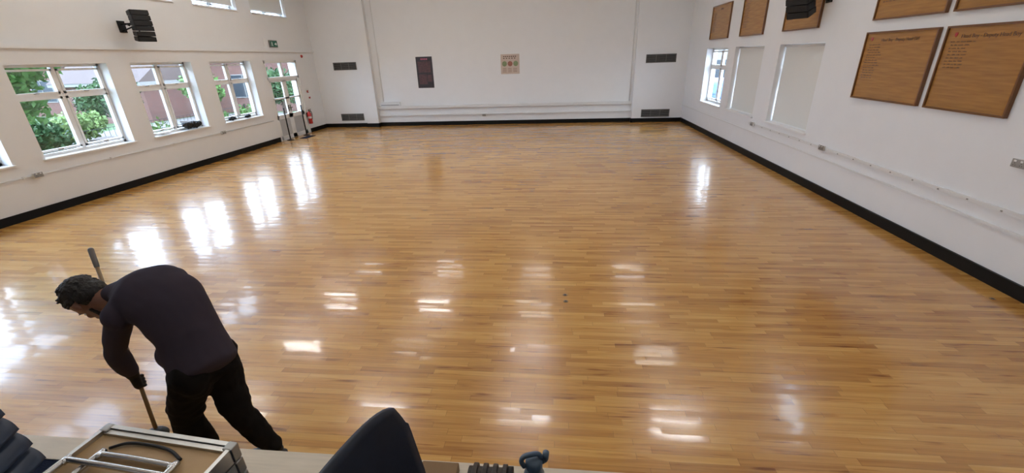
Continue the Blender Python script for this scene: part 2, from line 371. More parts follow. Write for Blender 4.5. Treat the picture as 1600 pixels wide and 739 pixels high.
for a,b,h in ((t,W/2,1),(W/2,W-t,-1)):
    bm=new()
    for q in ((a,b,.01,.14),(a,b,.72,.86),(a,b,1.96,2.06),(a,a+.12,.0,2.0),(b-.12,b,.0,2.0),(a,b,1.38,1.43)): box(bm,-.025,.025,*q)
    lf=obj('door_leaf',bm,M_white,d)
    obj('lower_panel',bx(-.012,.012,a+.12,b-.12,.14,.72),M_panel,lf)
    obj('glass_pane',bx(-.003,.003,a+.12,b-.12,.86,1.96),M_glass,lf)
    yk=b-.055 if h>0 else a+.055
    bm=new(); box(bm,.025,.032,yk-.02,yk+.02,.95,1.15); tube(bm,[(.03,yk,1.06),(.065,yk,1.06),(.065,yk-.1*h,1.06)],.009); obj('door_handle',bm,M_blackp,lf,True)
S('trim_7',bx(XL-.35,XL+.01,DOOR[0],DOOR[1],-.02,.008),M_alu)
# ------------------------------------------------------------------ ceiling lights, plus added fill panels
def clight(m_,label,hw=.04):
    t=thing('ceiling_light_or_fill',label,'ceiling light',(0,0,CE-.1),group='ceiling lights in rows' if hw<.1 else 'added unseen fill panels over the stage edge')
    obj('housing',bx(-.60,.60,-hw-.035,hw+.035,.02,.1),M_white,t); obj('diffuser',bx(-.54,.54,-hw,hw,-.005,.022),m_,t); return t
tb=clight(M_em,'long bright ceiling light with white housing'); td=clight(M_emd,'long dim ceiling light with white housing'); ub=ud=False
dimset={(2.75,9.9),(2.75,12.3),(-4.1,14.7),(-.7,14.7),(2.75,14.7),(-4.1,9.9),(-7.5,14.7),(-.7,12.3)}
tfill=clight(M_fill,'wide unseen fill panel added above the stage edge',.22)  # unseen fill panels added to brighten the near end of the hall
for i,(x,y) in enumerate([(x,y) for x in (-7.5,-4.1,-.7,2.75) for y in (3.5,1.6)]):
    if i==0: tfill.location=(x,y,CE-.1)
    else: copy_tree(tfill,(x,y,CE-.1))
for x in (-7.5,-4.1,-.7,2.75):
    for y in (7.5,9.9,12.3,14.7):
        if (x,y) in dimset:
            if not ud: td.location=(x,y,CE-.1); ud=True
            else: copy_tree(td,(x,y,CE-.1))
        else:
            if not ub: tb.location=(x,y,CE-.1); ub=True
            else: copy_tree(tb,(x,y,CE-.1))
# ------------------------------------------------------------------ wall fittings
def wall_rect(u0,v0,u1,v1,ax,val):
    a=hit(u0,v0,ax,val); b=hit(u1,v1,ax,val); return a,b
def vent(u0,v0,u1,v1,yy,label):
    a,b=wall_rect(u0,v0,u1,v1,1,yy); x0,x1=a.x,b.x; z1,z0=a.z,b.z
    t=thing('wall_vent',label,'vent',((x0+x1)/2,yy,z0),group=None); W=x1-x0;Hh=max(.22,z1-z0)
    bm=new(); f=.025
    for q in ((-W/2,W/2,0,f),(-W/2,W/2,Hh-f,Hh),(-W/2,-W/2+f,0,Hh),(W/2-f,W/2,0,Hh)): box(bm,q[0],q[1],-.02,0,q[2],q[3])
    for k in (1,2): box(bm,-W/2+W*k/3-.01,-W/2+W*k/3+.01,-.02,0,0,Hh)
    obj('vent_frame',bm,M_vent,t); obj('vent_backing',bx(-W/2+f,W/2-f,-.004,-.001,f,Hh-f),M_ventd,t)
    n=7
    for k in range(n):
        z=f+(Hh-2*f)*(k+.5)/n; r=Matrix.Translation((0,-.011,z))@Matrix.Rotation(.6,4,'X'); obj('louvre',bx(-W/2+f,W/2-f,-.009,.009,-.0015,.0015,rot=r),M_vent,t)
vent(520,98,558,109,YB-.1,'dark louvred vent high on the back wall beside the left corner')
vent(533,178,570,188,YB-.1,'dark louvred vent low on the back wall left of the recess')
vent(1010,85,1056,97,YB-.15,'dark louvred vent high on the back wall near the right corner')
vent(1002,171,1045,182,YB-.15,'dark louvred vent low on the back wall right of the recess')
a,b=wall_rect(649,89,679,137,1,YB); t=thing('poster','tall dark poster with pink heading on the back wall','poster',((a.x+b.x)/2,YB,b.z)); W=b.x-a.x;Hh=a.z-b.z
obj('sheet',bx(-W/2,W/2,-.012,-.002,0,Hh),M_poster_d,t)
bm=new()
for k in range(4): box(bm,-W*.2+k*W*.11,-W*.2+k*W*.11+W*.08,-.015,-.012,Hh*.90,Hh*.945)
obj('heading',bm,M_pink,t)
for (xa_,xb_,za_,zb2) in ((-.4,.38,.5,.85),(-.38,.1,.12,.44),(.14,.4,.2,.42)): obj('picture',bx(W*xa_,W*xb_,-.0135,-.012,Hh*za_,Hh*zb2),M_poster_m,t)
a,b=wall_rect(782,85,812,115,1,YB); t=thing('poster','muted cream poster with small round food pictures on the back wall','poster',((a.x+b.x)/2,YB,b.z)); W=b.x-a.x;Hh=a.z-b.z
obj('sheet',bx(-W/2,W/2,-.012,-.002,0,Hh),M_cream,t)
bm=new()
for r,n in ((.86,7),(.77,5)):
    for k in range(n): box(bm,-W*.36+k*W*.72/n,-W*.36+k*W*.72/n+W*.07,-.015,-.012,Hh*r,Hh*(r+.045))
obj('heading',bm,M_ink,t)
for k,m_ in enumerate((M_pgreen,M_pred,M_pgreen)):
    bm=new(); lathe(bm,[(W*.13,0),(W*.13,.003),(W*.06,.005)],20,Matrix.Translation((-W*.3+k*W*.3,-.012,Hh*.52))@Matrix.Rotation(math.pi/2,4,'X')); obj('round_picture',bm,m_,t)
bm=new()
for r in range(3):
    for k in range(3): box(bm,-W*.4+k*W*.28,-W*.4+k*W*.28+W*.2,-.014,-.012,Hh*(.10+.08*r),Hh*(.13+.08*r))
obj('small_print',bm,M_pbrown,t)
zt=hit(780,165,1,YB).z; zb_=hit(780,176,1,YB).z
tag(obj('cable_trunking',bx(xb+.01,xc-.01,YB-.12,YB-.002,zt-.03,zt+.07),M_trunk),'long white cable trunking across the recessed back wall','trunking')
tag(obj('pipe_boxing',bx(xb+.02,xc-.02,YB-.07,YB-.002,zb_-.05,zb_),M_trunk),'thin white ledge below the trunking on the back wall','trunking')
t=thing('distribution_box','white box fixed on the trunking at left of back wall','electrical box',(xb+.12,YB-.002,zt+.075))
obj('case',bx(0,.85,-.13,0,0,.16,bev=.01),M_trunk,t); obj('cover_strip',bx(.05,.8,-.135,-.13,.03,.07),M_steel,t)
def conduit(p,q,label,r=.012):
    p=V(p);q=V(q); o=thing('conduit',label,'conduit',p); bm=new(); tube(bm,[V((0,0,0)),q-p],r,8); obj('pipe',bm,M_trunk,o,True)
    n=max(2,int((q-p).length/1.6))
    for k in range(n):
        c=(q-p)*((k+.5)/n); obj('clip',bx(c.x-.018,c.x+.018,c.y-.018,c.y+.018,c.z-.018,c.z+.018),M_trunk,o)
conduit((xb+.25,YB-.022,zt+.25),(xb+.25,YB-.022,CE-.02),'thin white conduit rising in the left end of the back recess')
conduit((xc-.1,YB-.022,zt+.08),(xc-.1,YB-.022,CE-.02),'thin white conduit rising in the right end of the back recess')
conduit((XL+.022,YF+.1,.74),(XL+.022,DOOR[0]-.2,.74),'thin white conduit under the left wall windows')
zr=[hit(1289,236,0,XR).z,hit(1600,335,0,XR).z]; zrm=sum(zr)/2
o=thing('cable_trunking','long white cable trunking running low along the right wall','trunking',(XR-.002,STY+.05,zrm))
obj('channel',bx(-.03,0,0,11.45-STY,-.02,.03),M_trunk,o)
for k in range(24): obj('clip',bx(-.036,-.03,.2+k*.42,.22+k*.42,-.005,.012),M_steel,o)
tag(obj('cable_trunking',bx(XR-.022,XR-.002,STY+.05,YB-.2,zrm-.2,zrm-.17),M_trunk),'narrow lower white trunking strip along the right wall','trunking')
def socket(p,ax,sg,label):
    t=thing('wall_socket',label,'socket',p,rz={(0,1):0,(0,-1):math.pi,(1,-1):-math.pi/2}[(ax,sg)])
    obj('back_box',bx(0,.035,-.075,.075,0,.09,bev=.005),M_trunk,t); obj('face_plate',bx(.035,.042,-.073,.073,.002,.088,bev=.003),M_steel,t)
    for s in (-1,1): obj('switch',bx(.042,.047,s*.035-.012,s*.035+.012,.06,.078),M_white,t)
    for s in (-1,1):
        bm=new()
        for a_,b_ in ((0,.045),(-.011,.025),(.011,.025)): box(bm,.0421,.0425,s*.035+a_-.003,s*.035+a_+.003,b_-.004,b_+.004)
        obj('pin_holes',bm,M_blackp,t)
p=hit(50,263,0,XL); socket((XL+.04,p.y,.70),0,1,'double wall socket under the first left window filled with green tree')
p=hit(345,202,0,XL); socket((XL+.04,p.y,.70),0,1,'double wall socket between the second and third left windows')
p=hit(1178,197,0,XR); socket((XR-.03,p.y,zrm-.03),0,-1,'double wall socket under the drawn middle blind')
p=hit(1289,232,0,XR); socket((XR-.035,p.y,zrm-.02),0,-1,'double wall socket on the right trunking below the nearest blind')
p=hit(1598,255,0,XR); socket((XR-.0,p.y,p.z-.05),0,-1,'double wall socket at the right edge under the large honours board')
p=hit(757,179,1,YB); socket((p.x,YB-.07,p.z-.05),1,-1,'small wall socket low on the back wall below the trunking')
def text_mesh(s,size,mtx,ext=.0008):
    cu=bpy.data.curves.new('t','FONT'); cu.body=s; cu.size=size; cu.align_x='CENTER'; cu.align_y='CENTER'; cu.extrude=ext
    o=bpy.data.objects.new('t',cu); C.objects.link(o); dg=bpy.context.evaluated_depsgraph_get(); me=bpy.data.meshes.new_from_object(o.evaluated_get(dg)); bpy.data.objects.remove(o)
    b=new(); b.from_mesh(me); bmesh.ops.transform(b,matrix=mtx,verts=b.verts); return b
def honours(y0,y1,z0,z1,label,title,nl,small=False):
    W=abs(y1-y0);Hh=z1-z0; t=thing('honours_board',label,'board',(XR,(y0+y1)/2,z0))
    f=.022
    obj('panel',bx(-.025,-.005,-W/2+f,W/2-f,f,Hh-f),M_board,t)
    bm=new()
    for q in ((-W/2,W/2,0,f),(-W/2,W/2,Hh-f,Hh),(-W/2,-W/2+f,f,Hh-f),(W/2-f,W/2,f,Hh-f)): box(bm,-.045,-.001,*q)
    obj('frame',bm,M_boardf,t)
    mt=Matrix.Translation((-.0265,-.02,Hh-.12))@Matrix(((0,0,-1,0),(-1,0,0,0),(0,1,0,0),(0,0,0,1)))
    obj('title_lettering',text_mesh(title,.060 if not small else .055,mt),M_ink,t)
    bm=new()
    for k in range(nl):
        z=Hh-.18-k*.036; y=W/2-.10+random.uniform(-.015,.015)
        for w in range(random.choice((4,4,5))):
            l=random.uniform(.035,.075); n=int(l/.011)
            for j in range(n): box(bm,-.0262,-.025,y-.007,y,z-.005,z+random.choice((.003,.007))); y-=.0115
            y-=.014
    obj('name_lettering',bm,M_ink,t)
    bm=new(); poly=[(.020,.024),(-.020,.024),(-.020,-.005),(0,-.028),(.020,-.005)]
    prism(bm,[(a+W/2-.14,b+Hh-.10) for a,b in poly],0,-.028,-.025); obj('crest',bm,M_red,t)
y6a=7.84; y6b=hit(1461,100,0,XR).y+.05
y7a=y6b-.12; yb7=y7a-1.12
honours(y6b,y6a,1.73,2.69,'lower left large oak honours board with many dark name rows','Head Boy - Deputy Head Girl',14)
honours(yb7,y7a,1.73,2.69,'lower right large oak honours board cut by the photo edge','Head Boy - Deputy Head Boy',9)
honours(y6b,y6a-.05,2.85,3.81,'upper large oak honours board directly above the lower left one','Head Boy - Deputy Head Boy',16)
honours(yb7,y7a,2.85,3.81,'upper large oak honours board above the one cut by the photo edge','Head Girl - Deputy Head Girl',16)
for (ua,va,ub,vb,lb) in ((1110,62,1138,60,'far small oak honours board above the open window'),(1157,57,1193,54,'middle oak honours board above the middle drawn blind'),(1225,48,1280,45,'oak honours board half hidden behind the right loudspeaker')):
    p=hit(ua,va,0,XR); q=hit(ub,vb,0,XR); z=(p.z+q.z)/2; honours(q.y,p.y,z,z+.93,lb,'Head Boy',16,True)
def speaker(X,sg,y,z,label,yawa,sc_=1.0,tilt=0.0):
    t=thing('loudspeaker',label,'speaker',(X,y,z)); s=-sg
    obj('wall_plate',bx(*sorted((s*.001,s*.02)),-.09,.09,-.12,.12,bev=.004),M_blackp,t)
    bm=new(); tube(bm,[(s*.02,0,.05),(s*.34,0,.05)],.022); tube(bm,[(s*.02,0,-.08),(s*.3,0,.0)],.014); obj('bracket_arm',bm,M_blackp,t,True)
    R_=Matrix.Translation((s*.50,0,0))@Matrix.Rotation(yawa,4,'Z')@Matrix.Rotation(tilt,4,'Y')@Matrix.Scale(sc_,4)
    bm=new()
    for k in (-1,1): tube(bm,[R_@V((-.20,0,.03)),R_@V((-.18,k*.205,.03)),R_@V((-.05,k*.205,.0))],.013)
    tube(bm,smoothpath([R_@V((-.17,0,.30)),R_@V((-.20,0,0)),R_@V((-.21,0,-.28))]),.016)
    obj('yoke',bm,M_blackp,t,True)
    n=6
    for k in range(n):
        a=(k-(n-1)/2); zc=-a*.104; xc_=-.005*a*a-.008*max(0,a)
        M_=R_@Matrix.Translation((xc_,0,zc))@Matrix.Rotation(.03+.035*a,4,'Y')
        bm=new(); loft(bm,[[M_@V((-.13,q*.155,h*.047)) for q,h in ((-1,-1),(1,-1),(1,1),(-1,1))],[M_@V((.13,q*.175,h*.049)) for q,h in ((-1,-1),(1,-1),(1,1),(-1,1))]])
        bmesh.ops.bevel(bm,geom=bm.edges[:],offset=.006,segments=2,affect='EDGES'); mo=obj('speaker_module',bm,M_blackp,t)
        bm=new()
        for j in range(4): box(bm,.13,.136,-.155,.155,-.036+j*.021,-.027+j*.021,rot=M_)
        obj('grille',bm,M_ventd,mo)
pl=hit(190,42,0,XL); dd=CAM-V((XL+.5,pl.y,0)); speaker(XL,-1,pl.y,pl.z,'black segmented loudspeaker on a bracket high on the left wall',math.atan2(dd.y,dd.x)+.35)
pr=hit(1296,4,0,XR); dd=CAM-V((XR-.5,pr.y,0)); speaker(XR,1,pr.y,pr.z+.12,'black segmented loudspeaker in front of the right wall honours boards',math.atan2(dd.y,dd.x)-.5,1.1,.25)
p=hit(421,74,0,XL); t=thing('exit_sign','green emergency exit sign over the glazed door','sign',(XL,p.y+.0,p.z))
obj('sign_case',bx(0,.05,0,.42,0,.22,bev=.006),M_vent,t); obj('sign_face',bx(.05,.054,.02,.40,.02,.20),M_green,t)
k_=.82
bm=new(); prism(bm,[(a_*k_,b_*k_) for a_,b_ in ((.30,.11),(.38,.11),(.38,.06),(.46,.13),(.38,.20),(.38,.15),(.30,.15))],0,.054,.056); obj('arrow',bm,M_white,t)
bm=new(); ell(bm,(.055,.13*k_,.2*k_),(.002,.015,.015))
for a_,b_ in (((.13,.18),(.12,.12)),((.12,.12),(.16,.09)),((.16,.09),(.15,.05)),((.12,.12),(.08,.07)),((.13,.17),(.17,.15)),((.13,.17),(.09,.15))): tube(bm,[(.055,a_[0]*k_,a_[1]*k_),(.055,b_[0]*k_,b_[1]*k_)],.008,6)
obj('running_figure',bm,M_white,t)
p=hit(419,66,0,XL); tag(obj('notice',bx(XL,XL+.01,p.y-.25,p.y-.1,p.z-.12,p.z+.12),M_white),'small white notice beside the green exit sign','sign')
p=hit(470,88,0,XL); t=thing('alarm_sounder','small round red alarm on the left wall near the corner','alarm',(XL,p.y,p.z))
bm=new(); lathe(bm,[(.055,0),(.055,.04),(.04,.06),(.02,.065)],20,Matrix.Rotation(math.pi/2,4,'Y')); obj('sounder',bm,M_red,t,True); obj('alarm_base',bx(0,.015,-.08,.08,-.08,.08),M_white,t)
p=hit(480,143,0,XL); t=thing('call_point','red fire alarm call point beside the glazed door','alarm',(XL,p.y,p.z))
obj('case',bx(0,.05,-.04,.04,-.04,.04,bev=.005),M_red,t); obj('glass_face',bx(.05,.053,-.025,.025,-.02,.025),M_white,t)
p=hit(484,155,0,XL); t=thing('notice','small red and white instruction sign above the fire extinguisher','sign',(XL,p.y,p.z)); obj('sign_panel',bx(.001,.01,-.06,.06,-.09,.09),M_white,t); obj('red_band',bx(.01,.012,-.06,.06,.03,.09),M_red,t)
p=hit(487,193,0,XL+.12); t=thing('fire_extinguisher','red fire extinguisher on the wall right of the glazed door','fire extinguisher',(XL+.10,p.y,max(.02,p.z)))
bm=new(); lathe(bm,[(.0,0),(.07,.0),(.075,.02),(.075,.37),(.05,.43),(.03,.45),(.025,.47)],24); obj('cylinder',bm,M_ext,t,True)
bm=new(); tube(bm,[(0,0,.43),(0,0,.51)],.02); tube(bm,[(-.02,0,.51),(.11,0,.55)],.01); tube(bm,[(-.02,0,.50),(.1,0,.49)],.008); obj('valve',bm,M_blackp,t,True)
bm=new(); tube(bm,smoothpath([(0,.02,.47),(.04,.09,.45),(.05,.11,.33),(.03,.10,.15)]),.014); obj('hose',bm,M_blackp,t,True)
obj('wall_bracket',bx(-.098,-.075,-.05,.05,.25,.42),M_blackp,t)
bm=new(); lathe(bm,[(.0765,.20),(.0765,.28)],24); obj('label_band',bm,M_cream,t)
for (uu,vv,lb) in ((449,219,'thin black pole standing left of the glazed door'),(478,211,'thin black pole standing right of the glazed door')):
    p=P(uu,vv,0); p.x=max(p.x,XL+.2)
    o=thing('barrier_post',lb,'post',p); bm=new(); tube(bm,[(0,0,.03),(0,0,1.08)],.022); obj('pole',bm,M_blackp,o,True)
    bm=new(); lathe(bm,[(.0,0),(.12,0),(.12,.012),(.05,.025),(.03,.04)],24); obj('base',bm,M_blackp,o,True)
    bm=new(); ell(bm,(0,0,1.09),(.028,.028,.025)); obj('cap',bm,M_blackp,o,True)
p=P(466,218,0); bm=new(); box(bm,p.x-.06,p.x+.22,14.98,15.6,0,.012,bev=.004); tag(obj('doormat',bm,M_carpet),'small dark doormat inside the glazed door','mat')
def lump(name,label,cat,c,r,m_,seed,disp=.012):
    bm=new(); ell(bm,c,r)
    for k in range(7): ell(bm,V(c)+V((random.uniform(-.5,.5)*r[0],random.uniform(-.85,.85)*r[1],random.uniform(-.3,.45)*r[2])),(r[0]*.6,r[1]*.32,r[2]*.7))
    b=evalmesh(bm,.008,2,disp,20,seed)
    lo=min(v.co.z for v in b.verts)
    for v in b.verts: v.co.z+=LZ[0]+.006-lo
    o=obj(name,b,m_,None,True); tag(o,label,cat); return o
lump('folded_jacket','black bundled jacket on the sill of the second left window','jacket',(XL-.08,hit(312,195,0,XL).y-.12,1.05),(.085,.30,.085),M_blackp,3,.028)
lump('white_cloth','crumpled white cloth on the sill of the second left window','cloth',(XL-.1,hit(262,206,0,XL).y,1.0),(.07,.20,.03),M_white,5)
lump('black_glove','small black glove on the sill of the third left window','glove',(XL-.1,hit(368,186,0,XL).y,1.0),(.06,.16,.05),M_blackp,9,.018)
lump('dark_cap','dark cap on the sill of the third left window nearer the door','cap',(XL-.1,hit(392,182,0,XL).y,1.0),(.07,.12,.05),M_blackp,12)
for (uu,vv,lb) in ((883,461,'small round floor socket cover, upper of the two mid floor'),(884,471,'small round floor socket cover, lower of the two mid floor'),(1551,467,'small round floor cover near the right wall')):
    p=P(uu,vv,0); o=thing('floor_cover',lb,'floor plate',(p.x,p.y,0)); bm=new(); lathe(bm,[(0,0),(.026,0),(.026,.003),(.022,.004),(.0,.004)],20); obj('ring',bm,M_brass,o)
    bm=new(); lathe(bm,[(0,.004),(.014,.004),(.012,.005),(0,.005)],16); obj('centre',bm,M_blackp,o)
# ------------------------------------------------------------------ folding tables
tw,tl=.56,1.25; rz=math.radians(-5)
def folded_table(z,label,top=False):
    t=thing('folding_table',label,'table',(-1.395,1.03,z),rz)
    obj('table_board',bx(-tw/2+.012,tw/2-.012,-tl+.012,-.012,.02,.045),M_tabletop,t)
    bm=new()
    for q in ((-tw/2,tw/2,-.016,0),(-tw/2,tw/2,-tl,-tl+.016),(-tw/2,-tw/2+.016,-tl,0),(tw/2-.016,tw/2,-tl,0)): box(bm,*q,.001,.062)
    obj('edge_rail',bm,M_alu,t)
    for sx in (-1,1):
        for sy in (-.02,-tl+.02): obj('corner_cap',bx(sx*(tw/2-.014)-.018,sx*(tw/2-.014)+.018,sy+.005-.018,sy+.005+.018,.0005,.064,bev=.005),M_steel,t)
    if top:
        for k,(y0_,x0_,x1_) in enumerate(((-.115,-.17,.14),(-.165,-.235,.235))):
            bm=new(); z_=.060+.020*k
            tube(bm,smoothpath([(x0_,-1.0,z_),(x0_,y0_-.06,z_),(x0_+.008,y0_-.012,z_),(x0_+.035,y0_,z_),(x1_-.035,y0_,z_),(x1_-.008,y0_-.012,z_),(x1_,y0_-.06,z_),(x1_,-1.0,z_)],6),.010,12)
            obj('leg_frame',bm,M_chrome,t,True)
        obj('cross_bar',bx(-.24,.24,-.34,-.32,.045,.058),M_alu,t)
        bm=new(); tube(bm,smoothpath([(-.17,-.085,.052),(-.12,-.058,.054),(-.03,-.052,.054),(.06,-.060,.054),(.13,-.085,.052)],6),.0055); obj('locking_bracket',bm,M_blackp,t,True)
        obj('stiffener',bx(-.26,.26,-.035,-.018,.045,.056),M_alu,t)
    return t
folded_table(STZ+.06,'folded table with tan underside, lowest of the stack on the stage'); folded_table(STZ+.127,'folded table, second from bottom of the stack on the stage'); folded_table(STZ+.194,'folded table directly below the top one on the stage stack')
folded_table(STZ+.261,'upturned folding table with chrome legs on top of the stage stack',True)
t=thing('table_dolly','low black wheeled dolly under the folded tables','dolly',(-1.395,1.03,STZ),rz); obj('deck',bx(-.25,.25,-1.15,-.05,.04,.058),M_blackp,t)
for sx in (-.2,.2):
    for sy in (-.18,-1.08):
        bm=new(); lathe(bm,[(0,-.012),(.02,-.012),(.02,.012),(0,.012)],16,Matrix.Translation((sx,sy,.02))@Matrix.Rotation(math.pi/2,4,'Y')); obj('castor',bm,M_tyre,t)
# ------------------------------------------------------------------ chairs
def chair(name,label,loc,rz,sh,bt,w,m_,group=None,rnd=.25,curv=.045):
    t=thing(name,label,'chair',loc,rz,group)
    prof=[(.40,sh-.045),(.385,sh-.01),(.34,sh+.005),(.2,sh-.012),(.07,sh-.012),(.015,sh+.02),(-.015,sh+.09),(-.035,sh+(bt-sh)*.5),(-.055,sh+(bt-sh)*.8),(-.075,bt)]
    pts=smoothpath([V((a,0,b)) for a,b in prof],4); n=len(pts); nu=21; bm=new(); grid=[]
    for i,p in enumerate(pts):
        f=i/(n-1); row=[]
        hb=max(0,(p.z-sh)/(bt-sh))
        ww=w/2*(1-.05*max(0,f-.5)) 
        if hb>.75: ww*=math.sqrt(max(0.05,1-((hb-.75)/.25)**2*rnd))
        if .42<f<.62: ww*=.94
        for k in range(nu):
            s=-1+2*k/(nu-1)
            dz=.03*s**2 if f<.45 else 0; dx=curv*s**2*min(1,hb*2.5) if f>=.45 else 0
            zz=p.z+dz-(.02*(abs(s)**6) if hb>.85 else 0)
            row.append(bm.verts.new((p.x+dx,ww*s,zz)))
        grid.append(row)
    for i in range(n-1):
        for k in range(nu-1): bm.faces.new([grid[i][k],grid[i][k+1],grid[i+1][k+1],grid[i+1][k]])
    o=obj('seat_shell',bm,m_,t,True); md=o.modifiers.new('s','SOLIDIFY'); md.thickness=.014; md.offset=0
    for sy in (-1,1):
        y=sy*(w/2-.06)
        bm=new(); tube(bm,smoothpath([(.33,y+sy*.03,0),(.29,y,sh*.7),(.26,y,sh-.04),(.2,y,sh-.022)]),.011); obj('leg',bm,M_steel,t,True)
        bm=new(); tube(bm,smoothpath([(-.03,y+sy*.03,0),(.02,y,sh*.7),(.05,y,sh-.04),(.12,y,sh-.022)]),.011); obj('leg',bm,M_steel,t,True)
    bm=new(); tube(bm,[(.23,-(w/2-.06),sh-.03),(.23,w/2-.06,sh-.03)],.01); tube(bm,[(.1,-(w/2-.06),sh-.03),(.1,w/2-.06,sh-.03)],.01); obj('seat_frame',bm,M_steel,t,True)
    return t
pc=P(608,627,1.77); pn=P(512,745,1.77); dv=(pn-pc).normalized(); mid=pc+dv*.19
face=V((-dv.y,dv.x,0)); ang=math.atan2(face.y,face.x)
base=mid+face*.065
chair('plastic_chair','dark navy plastic chair back at the stage edge, bottom centre',(base.x,base.y,STZ),ang,.44,.83,.41,M_navy,rnd=.16,curv=.020)
c0=chair('stacking_chair','slate blue plastic stacking chair, lowest of the stack at left',(-2.19,.73,STZ),0,.31,.60,.38,M_slate,'stacked slate blue chairs')
names=['second lowest','third lowest','second from top','topmost']
for k in range(4):
    copy_tree(c0,(-2.19-.018*(k+1),.73,STZ+.066*(k+1)),0,'slate blue plastic stacking chair, %s of the stack at left'%names[k])
# ------------------------------------------------------------------ stage edge small items
p=P(830,722,1.15); t=thing('water_bottle','blue grey water bottle with carry loop on the stage edge','bottle',(p.x+.01,min(p.y,STY-.1),STZ+.004),.3)
bm=new(); lathe(bm,[(0,0),(.036,0),(.038,.01),(.038,.14),(.03,.165),(.028,.175)],24); obj('bottle_body',bm,M_bottle2,t,True)
bm=new(); lathe(bm,[(.028,.170),(.031,.175),(.031,.205),(.024,.215),(0,.216)],24); obj('lid',bm,M_bottle,t,True)
bm=new(); tube(bm,smoothpath([(-.036,0,.185),(-.046,0,.212),(-.038,0,.233),(-.01,0,.238),(.015,0,.234),(.026,0,.215)],6),.009); obj('carry_loop',bm,M_bottle,t,True)
bm=new(); tube(bm,[(.028,0,.195),(.043,0,.203)],.012); tube(bm,[(.042,0,.202),(.045,0,.234)],.012); obj('spout',bm,M_bottle,t,True)
p=P(732,743,1.02); q=P(806,740,1.02); t=thing('ribbed_hose','dark brown ribbed hose lying at the stage edge by the bottle','hose',(p.x,p.y,STZ+.004))
L=(q.x-p.x)-.03; n=48; pts=[(L*i/n,0,.052) for i in range(n+1)]
bm=new(); tube(bm,pts,[.05+(.006 if (i//6)%2 else -.006) for i in range(n+1)],20); obj('corrugated_tube',bm,M_hose,t)
bm=new(); tube(bm,[(L,0,.052),(L+.02,0,.052)],.05,20); obj('end_cuff',bm,M_blackp,t,True)
p=P(684,738,1.0); tag(obj('timber_offcut',bx(p.x-.075,p.x+.075,p.y-.08,p.y+.05,STZ+.004,STZ+.05,bev=.004),M_cardb),'short brown timber offcut beside the navy chair','wood block')
# ------------------------------------------------------------------ person
Pp=thing('person','person in grey-purple shirt and dark trousers bending over, gripping a long pole','person',(-2.15,1.9,0))
def W_(name,bm,m_,sm=True): return obj(name,bm,m_,Pp,sm,world=True)
pel=V((-2.117,1.88,.86)); lum=V((-2.18,1.93,1.045)); tho=V((-2.31,1.99,1.21)); che=V((-2.46,2.03,1.255)); nb=V((-2.60,2.04,1.25))
lat=V((.06,.36,.06)).normalized()
Lsh=V((-2.51,1.865,1.19)); Rsh=V((-2.46,2.19,1.24))
poleT=P(141,388,1.41); Lh=V((-2.70,1.95,.62)); pd=(Lh-poleT).normalized()
poleB=poleT+pd*((poleT.z-.03)/-pd.z)
grL=Lh; grR=poleT+pd*((poleT.z-1.0)/-pd.z)
Lel=V((-2.65,1.86,.93)); Rel=V((-2.64,2.33,1.01))
HK=1.12
hc=V((-2.850,2.01,1.205)); hu=V((-.95,.0,.31)).normalized(); hf=V((-.31,.04,-.95)); hf=(hf-hu*hf.dot(hu)).normalized(); hs=hu.cross(hf)
hips={-1:V((-2.12,1.79,.84)),1:V((-2.11,1.98,.84))}
kn={-1:V((-2.32,1.83,.47)),1:P(370,640,.44)}; an={-1:V((-2.26,1.86,.10)),1:P(424,694,.10)}
def chain(bm,pts,lr,dr,ex=0,n=5):
    sp_=smoothpath(pts,n); N=len(sp_)
    for i,p in enumerate(sp_):
        f=i/n; a=int(min(f,len(pts)-1)); b=min(a+1,len(pts)-1); g=f-a
        l=lr[a]*(1-g)+lr[b]*g+ex; d_=dr[a]*(1-g)+dr[b]*g+ex
        t=(sp_[min(i+1,N-1)]-sp_[max(i-1,0)]).normalized(); la=(lat-t*lat.dot(t)).normalized(); de=t.cross(la)
        ell(bm,p,(l,d_,.07),(la,de,t))
def torso(bm,ex=0,n=5):
    chain(bm,[pel,lum,tho,che,nb],[.15,.150,.175,.175,.09],[.11,.11,.135,.13,.07],ex,n)
    cap(bm,che+(Lsh-che)*.3,.10+ex,Lsh,.064+ex); cap(bm,che+(Rsh-che)*.3,.10+ex,Rsh,.064+ex)
def wristof(g,el): return g+(el-g).normalized()*.085
def arm(bm,sh,el,wr,ex=0,f=1.0):
    cap(bm,sh,.058+ex,sh.lerp(el,.45),.051+ex)
    cap(bm,sh.lerp(el,.45),.051+ex,el,.042+ex); q=el.lerp(wr,.35); cap(bm,el,.042+ex,q,.043+ex)
    cap(bm,q,.043+ex,el.lerp(wr,f),(.029 if f>=1 else .033)+ex)
def hand(bm,g,el,ex=0):
    ax=-pd; wr=wristof(g,el); n=(wr-g); n=(n-ax*n.dot(ax)).normalized(); m_=ax.cross(n)
    kc=g+n*.035
    cap(bm,wr,.028+ex,kc+ax*.012,.023+ex); cap(bm,wr,.026+ex,kc-ax*.02,.022+ex); cap(bm,kc+ax*.03,.016+ex,kc-ax*.032,.015+ex)
    rr=.0265
    for k,(ln,fr) in enumerate(((190,.0095),(215,.010),(205,.0097),(170,.0085))):
        c=g+ax*(.033-.022*k); pr=None
        for th in (15,70,125,ln):
            a_=math.radians(th); q=c+(n*math.cos(a_)+m_*math.sin(a_))*(rr+(.01 if th==15 else 0))
            if pr is not None: cap(bm,pr,fr+ex,q,fr*.92+ex,10)
            pr=q
    pr=kc+ax*.03+n*.01
    for th,o_ in ((-40,.05),(-95,.058),(-150,.05)):
        a_=math.radians(th); q=g+ax*o_+(n*math.cos(a_)+m_*math.sin(a_))*(rr+.003); cap(bm,pr,.0125+ex,q,.0105+ex,10); pr=q
